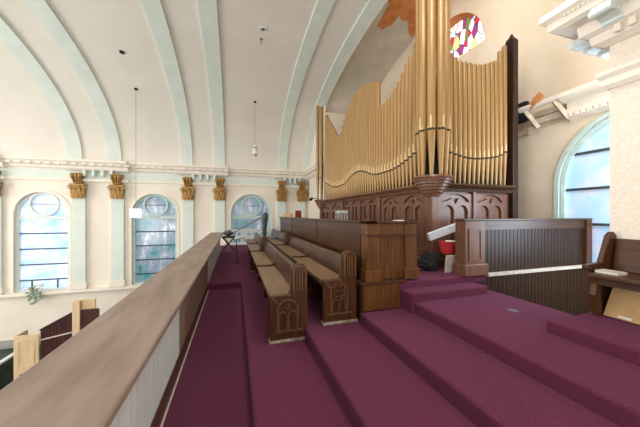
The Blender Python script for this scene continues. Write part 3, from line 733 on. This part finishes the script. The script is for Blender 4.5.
# tall dark post closing the right face
mb = MB(); mb.box(ORX, ORX + .13, OY0 - .04, OY0 + .12, ZB, 3.1 * K, .01); mb.bm.verts.ensure_lookup_table()
mb.lathe((ORX + .065, OY0 + .04, 3.1 * K), [(.09, 0), (.085, .03), (.05, .06), (.012, .13)], 4, PI / 4, PI / 4 + 2 * PI); mb.build('tall_post', 'grey_post' if 'grey_post' in M else 'beadboard', org)
def pipe(x, y, zb, zm, zt, r, fx, fy):
    """gold pipe: tapering foot, mouth, body; (fx, fy) is where the mouth faces."""
    mb = MB(); mb.lathe((x, y, 0), [(r * .3, zb), (r * .42, zb + .03), (r * .97, zm - .03), (r, zm + .0), (r, zt - .012), (r * .98, zt), (r * .86, zt), (r * .84, zt - .15)], 14)
    p = mb.build('pipe', 'gold_pipe', org, smooth=True)
    a = math.atan2(fy, fx)
    mb = MB(); mb.lathe((x, y, 0), [(r * 1.02, zm - .014), (r * 1.06, zm - .01), (r * 1.06, zm + .014), (r * 1.02, zm + .018)], 10, a - 1.25, a + 1.25)
    mb.build('mouth_slot', 'slot', p)
    # pointed upper lip
    mb = MB(); pts = []
    vs = [[mb.bm.verts.new((x + math.cos(a + t) * r * q, y + math.sin(a + t) * r * q, z)) for q in (1.0, 1.04)] for t, z in ((-.8, zm + .02), (.8, zm + .02), (0, zm + .02 + r * 3.2), (0, zm + .02))]
    for tri in ((0, 3, 2), (3, 1, 2)):
        mb.bm.faces.new([vs[i][1] for i in tri])
    mb.build('lip', 'lip', p)
tops = [(4.007, 2.984), (4.064, 2.84), (4.122, 2.837), (4.242, 2.719), (4.432, 2.552), (4.603, 2.435), (4.747, 2.357), (4.937, 2.332), (5.079, 2.334), (5.2, 2.36), (5.21, 2.894), (5.645, 3.057), (6.011, 3.141), (6.358, 3.155), (6.676, 3.048), (6.95, 2.849), (7.169, 2.669), (7.401, 2.359), (7.563, 2.344), (7.818, 2.508), (8.183, 2.872), (8.58, 3.234), (8.8, 3.48)]
mouths = [(4.007, 1.065), (4.136, 1.006), (4.432, .927), (4.638, .893), (4.898, .883), (5.184, .882), (5.452, .905), (5.797, 1.019), (6.066, 1.084), (6.358, 1.091), (6.61, 1.045), (7.095, .872), (7.563, .847), (8.043, .879), (8.58, 1.033), (8.8, 1.1)]
n = 43
for k in range(n):
    y = 3.86 + (8.75 - 3.86) * k / (n - 1)
    pipe(OX + .05, y * K, ZC, interp(mouths, y) * K, interp(tops, y) * K, .0535 * K, -1, 0)
rt = [(3.219, 2.677), (3.318, 2.647), (3.419, 2.60), (3.543, 2.541), (3.71, 2.537), (3.925, 2.54), (4.079, 2.566), (4.214, 2.623), (4.409, 2.70), (4.44, 2.72), (4.47, 2.95), (4.562, 2.98)]
rm = [(3.175, 1.088), (3.278, 1.025), (3.501, .976), (3.71, .94), (3.903, .939), (4.214, .975), (4.421, 1.02), (4.562, 1.1)]
n = 14
for k in range(n):
    x = 3.26 + (4.56 - 3.26) * k / (n - 1)
    pipe(x * K, OY0 + .05, ZC, interp(rm, x) * K, interp(rt, x) * K, .0415 * K, 0, -1)
for k, an in enumerate((PI * 1.02, PI * 1.25, PI * 1.48, PI * .8, PI * 1.72)):
    pipe(cc[0] + .2 * math.cos(an), cc[1] + .2 * math.sin(an), .60 * K, 1.3 * K, 4.6, .068, math.cos(an), math.sin(an))
for dx, dy, zt in ((-.12, .1, 3.95), (-.06, -.14, 3.84), (.02, .03, 3.9)):
    pipe(OX + .02 + dx, OY1 - .18 + dy, .53 * K, 1.32 * K, zt * K, .06, -1, 0)

# ------------------------------------------------------------------ things heaped beside the organ
yb = 3.33
mb = MB(); mb.bar((2.90, yb + .17, -.355), (3.45, yb + .09, -.175), .12, .06, (0, 1, 0), .004)
tag(mb.build('foam_board', 'white_card'), 'long white board lying tilted over the red bin by the organ', 'board')
t = empty('storage_bin', (3.05, yb + .05, -.86), 'red plastic bin with a pale handle heaped beside the organ', 'bin')
mb = MB(); mb.lathe((3.15, yb + .02, -.60), [(.11, 0), (.12, .01), (.145, .17), (.155, .175), (.155, .19), (.14, .19), (.115, .03)], 20, sx=1.1, sy=.8); mb.build('tub', 'red_plastic', t, smooth=True)
mb = MB(); mb.tube([(3.02, yb - .06, -.40), (3.12, yb - .12, -.40), (3.22, yb - .125, -.42), (3.3, yb - .1, -.47)], .014, 6); mb.build('handle', 'paper', t, smooth=True)
mb = MB(); mb.blob((2.84, yb + .08, -.78), (.17, .1, .075), 3, .2, 3, Matrix.Rotation(.25, 4, 'Y')); mb.blob((2.80, yb + .14, -.69), (.07, .06, .15), 8, .22, 3, Matrix.Rotation(.5, 4, 'Y')); mb.blob((2.93, yb + .1, -.70), (.10, .08, .12), 12, .22, 3, Matrix.Rotation(.7, 4, 'Y'))
tag(mb.build('garment_bag', 'black_cloth', smooth=True), 'slumped black fabric bag on the carpet at the organ corner', 'bag')
mb = MB(); mb.blob((3.42, yb + .06, -.70), (.08, .1, .15), 5, .16)
tag(mb.build('cloth_bundle', 'blue_cloth', smooth=True), 'navy cloth bundle squeezed between red bin and the screen post', 'cloth')
mb = MB(); mb.obox(Matrix.Translation((3.06, yb - .12, -.735)) @ Matrix.Rotation(.12, 4, 'X') @ Matrix.Diagonal((.19, .03, .26, 1)), .004)
tag(mb.build('box_panel', 'edge_white'), 'pale upright carton leaning in front of the heap by the organ', 'carton')

# ------------------------------------------------------------------ right pew by the pier, book and carton
PX, PZ = 3.2, H[5]
t = empty('pew', (PX, 1.7, PZ), 'dark pew standing against the plastered pier at the right edge', 'pew', None)
w = .43
mb = MB(); mb.plate([(.10, 0), (.42, 0), (.44, .42), (.45, .74), (.40, .78), (.34, .74), (.22, .48), (.0, .47), (.0, .43), (.1, .40)], [], ((PX, 1.66, PZ), (1, 0, 0), (0, 0, 1), (0, 1, 0)), .05); mb.build('end_panel', 'wood', t, bevel=.008)
mb = MB(); mb.plate([(.03, 0), (.1, 0), (.1, .1), (.07, .2), (.1, .3), (.12, .40), (.0, .40), (.015, .3), (-.01, .2), (.02, .1)], [], ((PX, 1.60, PZ), (1, 0, 0), (0, 0, 1), (0, 1, 0)), .05); mb.build('leg', 'wood', t, bevel=.006)
mb = MB(); mb.box(PX - .02, PX + .36, .1, 1.66, PZ + .355, PZ + .40, .012); mb.build('seat', 'wood_h', t)
mb = MB(); mb.box(PX + .02, PX + .05, .1, 1.62, PZ + .30, PZ + .355); mb.build('seat_rail', 'wood_h', t)
mb = MB(); mb.bar((PX + .36, .9, PZ + .40), (PX + .43, .9, PZ + .71), 1.5, .03, (1, 0, 0), .006); mb.build('backrest', 'wood_h', t)
mb = MB(); mb.plate([(.1, 0), (.36, 0), (.38, .355), (.04, .355), (.1, .2)], [], ((PX, .25, PZ), (1, 0, 0), (0, 0, 1), (0, 1, 0)), .04); mb.build('leg', 'wood', t)
t = empty('hymn_book', (PX + .12, 1.5, PZ + .4), 'closed book with pale pages lying on the pew seat at the right edge', 'book')
mb = MB(); mb.box(PX + .06, PX + .19, 1.475, 1.635, PZ + .406, PZ + .422); mb.build('pages', 'paper', t)
mb = MB(); mb.box(PX + .055, PX + .195, 1.47, 1.64, PZ + .402, PZ + .406); mb.box(PX + .055, PX + .195, 1.47, 1.64, PZ + .422, PZ + .426); mb.build('cover', 'edge_white', t)
t = empty('carton', (PX + .15, 1.0, PZ), 'flattened brown cardboard carton leaning under the right hand pew', 'carton')
mb = MB(); mb.bar((PX + .10, 1.40, PZ + .006), (PX + .27, 1.40, PZ + .29), .39, .012, (1, 0, 0)); mb.build('flap', 'cardboard', t)
mb = MB(); mb.bar((PX + .10, .78, PZ + .006), (PX + .27, .78, PZ + .29), .83, .012, (1, 0, 0)); mb.build('flap', 'cardboard', t)
mb = MB(); mb.bar((PX + .096, 1.45, PZ + .02), (PX + .106, 1.45, PZ + .037), .09, .006, (1, 0, 0)); mb.build('sticker', 'paper', t)

# ------------------------------------------------------------------ behind the screens: chairs, stool, stands
def chair(name, x, y, z, w, top, mat, label, kind, d=.42):
    t = empty(name, (x, y, z), label, 'chair')
    mb = MB(); mb.box(x - d / 2, x + d / 2, y - w / 2, y + w / 2, z + .43, z + .47, .012); mb.build('seat', mat, t)
    for sx in (-1, 1):
        for sy in (-1, 1):
            mb = MB(); mb.bar((x + sx * (d / 2 - .03), y + sy * (w / 2 - .03), z), (x + sx * (d / 2 - .04), y + sy * (w / 2 - .03), z + .43), .035, .035, (1, 0, 0)); mb.build('leg', mat, t)
    xb = x + d / 2
    if kind == 'slats':
        mb = MB(); mb.box(xb - .03, xb, y - w / 2, y + w / 2, z + top - .07, z + top, .008); mb.build('top_slat', mat, t)
        mb = MB(); mb.box(xb - .03, xb, y - w / 2, y + w / 2, z + .62, z + .66, .006); mb.build('lower_slat', mat, t)
        for k in range(6):
            yy = y - w / 2 + .03 + (w - .06) * k / 5
            mb = MB(); mb.box(xb - .028, xb - .004, yy - .018, yy + .018, z + .44, z + top - .06); mb.build('slat', mat, t)
    elif kind == 'round':
        mb = MB(); mb.plate([(w / 2 * math.cos(PI * k / 14), top - .14 + .14 * math.sin(PI * k / 14)) for k in range(15)] + [(-w / 2, .5), (w / 2, .5)], [], ((x - .1, y, z), (math.cos(1.2), -math.sin(1.2), 0), (0, 0, 1), (math.sin(1.2), math.cos(1.2), 0)), .05); mb.build('backrest', mat, t, bevel=.01)
    else:
        mb = MB(); mb.box(x - w / 2, x + w / 2, y + .14, y + .2, z + .5, z + top, .03); mb.build('backrest', mat, t)
    return t
chair('chair', 2.25, 6.0, H[6], .78, .955, 'plank_grey', 'grey slat backed chair showing above the choir screen before the organ', 'slats')
chair('chair', 2.06, 10.4, H[6], .6, .93, 'cardboard', 'brown wooden chair with rounded back above the far end of the screen', 'round')
chair('chair', 2.42, 10.35, H[6], .25, 1.02, 'red_cloth', 'small red upholstered chair beside the brown chair in the far corner', 'flat', .22)

t = empty('folding_stool', (-.3, 11.6, H[1]), 'small dark folding stool on crossed legs beyond the parapet end', 'stool')
mb = MB(); mb.box(-.5, .0, 11.4, 11.8, H[1] + .5, H[1] + .56, .02); mb.build('seat', 'black', t)
for yy in (11.44, 11.76):
    for s in (-1, 1):
        mb = MB(); mb.bar((-.25 - s * .22, yy + .01 * s, H[1]), (-.25 + s * .22, yy + .01 * s, H[1] + .5), .03, .03, (0, 1, 0)); mb.build('leg', 'black', t)
mb = MB(); mb.blob((-.27, 11.6, H[1] + .69), (.2, .16, .11), 4, .15)
tag(mb.build('coat_heap', 'grey_metal', smooth=True), 'heap of grey brown cloth on the dark folding stool', 'cloth')

t = empty('boom_stand', (.95, 7.6, H[2]), 'long dark boom stand slanting across the farthest arched window', 'boom stand')
mb = MB(); mb.tube([(.9, 8.76, H[2]), (.9, 8.76, -.1)], .02, 8); mb.build('pole', 'black', t, smooth=True)
mb = MB(); mb.tube([(.9, 8.76, -.05), (.55, 9.3, -.26), (-.05, 10.2, -.66)], [.025, .022, .018], 8); mb.build('boom_arm', 'grey_metal', t, smooth=True)
mb = MB(); mb.tube([(.9, 8.76, -.75), (.9, 8.76, -.5), (.905, 8.76, -.2), (.93, 8.76, -.02), (.93, 8.76, .07)], [.05, .07, .1, .1, .04], 10); mb.build('cover', 'bar', t, smooth=True)['label'] = 'dark padded cover'
for a in (0, 2.1, 4.2):
    mb = MB(); mb.tube([(.9, 8.76, H[2] + .2), (.9 + .08 * math.cos(a), 8.76 + .08 * math.sin(a), H[2] + .01)], .012, 6); mb.build('leg', 'black', t)
t = empty('microphone_stand', (.07, 8.4, H[1]), 'thin black straight stand on the carpeted aisle before the front pews', 'stand')
mb = MB(); mb.tube([(.07, 8.4, H[1]), (.04, 8.4, -.75)], .014, 8); mb.build('pole', 'black', t, smooth=True)
mb = MB(); mb.lathe((.07, 8.4, H[1]), [(.12, 0), (.12, .012), (.02, .03)], 16); mb.build('base', 'black', t, smooth=True)
mb = MB(); mb.tube([(.04, 8.4, -.75), (.3, 8.9, -.74)], .012, 8); mb.build('arm', 'black', t)
# white pierced balustrade in front of the far window
t = empty('balustrade', (.8, 12.9, H[1]), 'white pierced balustrade standing in front of the farthest window', 'balustrade')
mb = MB(); mb.box(-.25, 1.9, 12.86, 12.96, -.74, -.68, .01); mb.build('top_rail', 'frame_white', t)
mb = MB(); mb.box(-.25, 1.9, 12.88, 12.94, -1.4, -1.34); mb.build('bottom_rail', 'frame_white', t)
hs = []
for i in range(9):
    for j in range(2): hs.append(circ(-.02 + i * .21, -1.2 + j * .3, .085, 14))
mb = MB(); mb.plate([(-.2, -1.34), (1.85, -1.34), (1.85, -.74), (-.2, -.74)], hs, ((0, 12.9, 0), (1, 0, 0), (0, 0, 1), (0, 1, 0)), .03); mb.build('fretwork', 'frame_white', t)
for x in (-.25, 1.86):
    mb = MB(); mb.box(x, x + .08, 12.86, 12.96, H[1], -.66); mb.build('post', 'frame_white', t)
# spotlights near the organ's far tower
t = empty('spotlight', (3.3, 11.6, .72), 'small black spotlight on a wall bracket left of the organ tower', 'spotlight')
mb = MB(); mb.tube([(3.62, 11.6, .72), (3.3, 11.6, .72)], .012, 6); mb.build('bracket', 'black', t)
mb = MB(); mb.tube([(3.32, 11.62, .74), (3.2, 11.5, .66)], [.05, .07], 10); mb.build('lamp_head', 'black', t, smooth=True)

# ------------------------------------------------------------------ hanging lamps and ceiling fittings
def vz(y): return 2.2 + 3.32 * math.sqrt(1 - ((y - 6.3) / 6.87) ** 2)
t = empty('pendant_lamp', (.77, 11.13, 2.7), 'slim cylindrical pendant lamp on a long cord left of the organ', 'pendant lamp')
mb = MB(); mb.tube([(.77, 11.13, 2.84), (.77, 11.13, vz(11.13))], .008, 6); mb.build('cord', 'rope', t)
mb = MB(); mb.lathe((.77, 11.13, 2.35), [(.05, 0), (.09, .03), (.09, .36), (.05, .41), (.02, .47)], 14); mb.build('shade', 'frame_white', t, smooth=True)
mb = MB(); mb.lathe((.77, 11.13, 2.34), [(.092, .05), (.098, .06), (.098, .08), (.092, .09)], 14); mb.lathe((.77, 11.13, 2.34), [(.092, .33), (.098, .34), (.098, .36), (.092, .37)], 14); mb.build('band', 'gilt', t)
mb = MB(); mb.lathe((.77, 11.13, vz(11.13) - .035), [(.05, 0), (.05, .05)], 12); mb.build('ceiling_rose', 'black', t)
t = empty('pendant_lamp', (-3.4, 11.2, .02), 'lit white cube pendant lamp hanging before the teal window', 'pendant lamp')
mb = MB(); mb.tube([(-3.4, 11.2, .2), (-3.4, 11.2, vz(11.2))], .008, 6); mb.build('cord', 'rope', t)
mb = MB(); mb.box(-3.55, -3.27, 11.06, 11.34, -.11, .2, .01); mb.build('shade', 'lamp', t)
mb = MB(); mb.lathe((-3.4, 11.2, vz(11.2) - .035), [(.055, 0), (.055, .05)], 12); mb.build('ceiling_rose', 'black', t)
for (x, y, lab) in ((-3.35, 9.81, 'black round ceiling hole higher up from the cube lamp cord'),):
    mb = MB(); mb.lathe((x, y, vz(y) - .03), [(.07, 0), (.07, .06)], 14)
    tag(mb.build('ceiling_fitting', 'black'), lab, 'ceiling fitting')
t = empty('downlight', (.78, 7.97, vz(7.97)), 'round white recessed downlight in the vault above the slim pendant', 'downlight')
mb = MB(); mb.lathe((.78, 7.97, vz(7.97) - .02), [(.11, .03), (.115, .0), (.075, .0), (.07, .02)], 18); mb.build('rim', 'frame_white', t, smooth=True)
mb = MB(); mb.lathe((.78, 7.97, vz(7.97) - .015), [(.06, 0), (.05, .02)], 14); mb.build('lens', 'grey_metal', t)
t = empty('ceiling_hook', (.76, 8.36, vz(8.36)), 'small metal hook hanging from the vault beside the recessed downlight', 'hook')
mb = MB(); mb.tube([(.76, 8.36, vz(8.36)), (.76, 8.36, vz(8.36) - .06), (.79, 8.36, vz(8.36) - .10), (.76, 8.36, vz(8.36) - .14), (.73, 8.36, vz(8.36) - .11)], .012, 6); mb.build('shank', 'grey_metal', t)
mb = MB(); mb.lathe((.76, 8.36, vz(8.36) - .02), [(.04, 0), (.045, .03)], 12); mb.build('plate', 'grey_metal', t)

# ------------------------------------------------------------------ nave things seen past the parapet
t = empty('stair_balustrade', (-4.6, 9.0, NF), 'sloping dark red beadboard stair balustrade between pale wood newels', 'stair balustrade')
mb = MB(); sl = lambda x: -3.08 + (x + 4.92) * (.40 / .72)
pl = [(-4.92, NF), (-4.1, NF), (-4.1, sl(-4.2)), (-4.2, sl(-4.2)), (-4.92, sl(-4.92))]
mb.plate(pl, [], ((0, 9.02, 0), (1, 0, 0), (0, 0, 1), (0, 1, 0)), .05); mb.build('core_board', 'deep_red_wood', t)
mb = MB()
for k in range(11):
    x = -4.9 + k * .066; mb.box(x, x + .056, 9.005, 9.02, NF + .1, sl(x) - .03)
mb.build('slats', 'deep_red_wood', t)
mb = MB(); mb.bar((-4.92, 9.03, sl(-4.92) + .02), (-4.2, 9.03, sl(-4.2) + .02), .09, .04); mb.build('handrail', 'deep_red_wood', t)
mb = MB(); mb.bar((-4.92, 8.99, -3.32), (-4.2, 8.99, -3.2), .03, .03); mb.build('white_strip', 'edge_white', t)
mb = MB(); mb.box(-5.43, -4.92, 8.95, 8.99, NF, -3.14, .008); mb.box(-5.43, -5.39, 8.99, 9.4, NF, -3.14, .008); mb.plate([(-5.35, -3.95), (-5.0, -3.95), (-5.0, -3.27), (-5.35, -3.27)], [[(-5.32, -3.92), (-5.03, -3.92), (-5.03, -3.30), (-5.32, -3.30)]], ((0, 8.95, 0), (1, 0, 0), (0, 0, 1), (0, -1, 0)), .012); mb.build('newel_box', 'pale_wood', t)
mb = MB(); mb.box(-4.2, -4.03, 8.93, 9.1, NF, -2.36, .01); mb.build('newel_post', 'pale_wood', t)
mb = MB(); mb.box(-4.03, -3.72, 9.04, 9.09, NF, -2.36); mb.build('back_panel', 'pale_wood', t)
mb = MB(); mb.box(-4.03, -3.62, 8.98, 9.03, NF, -2.62); mb.build('front_panel', 'deep_red_wood', t)
for (x, ya, yb2, lab) in ((-6.35, 6.5, 10.9, 'green backed pew with white cap at the left edge, farther from the parapet'), (-5.15, 5.6, 8.85, 'green backed pew with white cap, lowest at the left edge beside the pale newel box')):
    t = empty('nave_pew', (x, 8, NF), lab, 'pew', 'white capped pews in the nave')
    mb = MB(); mb.box(x - .03, x + .03, ya, yb2, NF, -4.24); mb.build('back_board', 'nave_floor', t)
    mb = MB(); mb.box(x - .06, x + .06, ya, yb2, -4.24, -4.18, .01); mb.build('cap_rail', 'frame_white', t)
    mb = MB(); mb.box(x - .5, x - .03, ya, yb2, NF + .4, NF + .45); mb.build('seat', 'nave_floor', t)
    mb = MB(); mb.plate([(x - .55, NF), (x + .06, NF), (x + .06, -4.1), (x - .1, -4.1), (x - .16, -4.5), (x - .55, -4.55)], [], ((0, yb2, 0), (1, 0, 0), (0, 0, 1), (0, 1, 0)), .05); mb.build('end_panel', 'oak', t)
# plant on the window sill
t = empty('flower_arrangement', (-7.42, FAR - .1, -3.05), 'trailing grey green plant with white flowers on the sill of the brightest window', 'flowers')
rr = random.Random(3)
mb = MB()
for k in range(46):
    a = rr.uniform(0, 2 * PI); u = rr.uniform(.05, .32); z = rr.uniform(-.45, .2)
    p = Vector((-7.42 + u * math.cos(a) * .8, FAR - .22 - abs(u * math.sin(a)) * .4, -3.0 + z * (1 if z > 0 else 1)))
    mb.blob(p, (.05, .02, .06), k, .1, 1, Matrix.Rotation(rr.uniform(-1, 1), 4, 'Y'))
mb.build('foliage', 'leaf', t)
mb = MB()
for k in range(14): mb.blob((-7.42 + rr.uniform(-.28, .28), FAR - .25 - rr.uniform(0, .1), -2.9 + rr.uniform(-.05, .18)), (.05, .04, .045), k, .15, 1)
mb.build('blossoms', 'flower', t)
mb = MB(); mb.lathe((-7.42, FAR - .1, -3.05), [(.06, 0), (.08, .1), (.075, .12)], 12); mb.build('pot', 'edge_white', t)
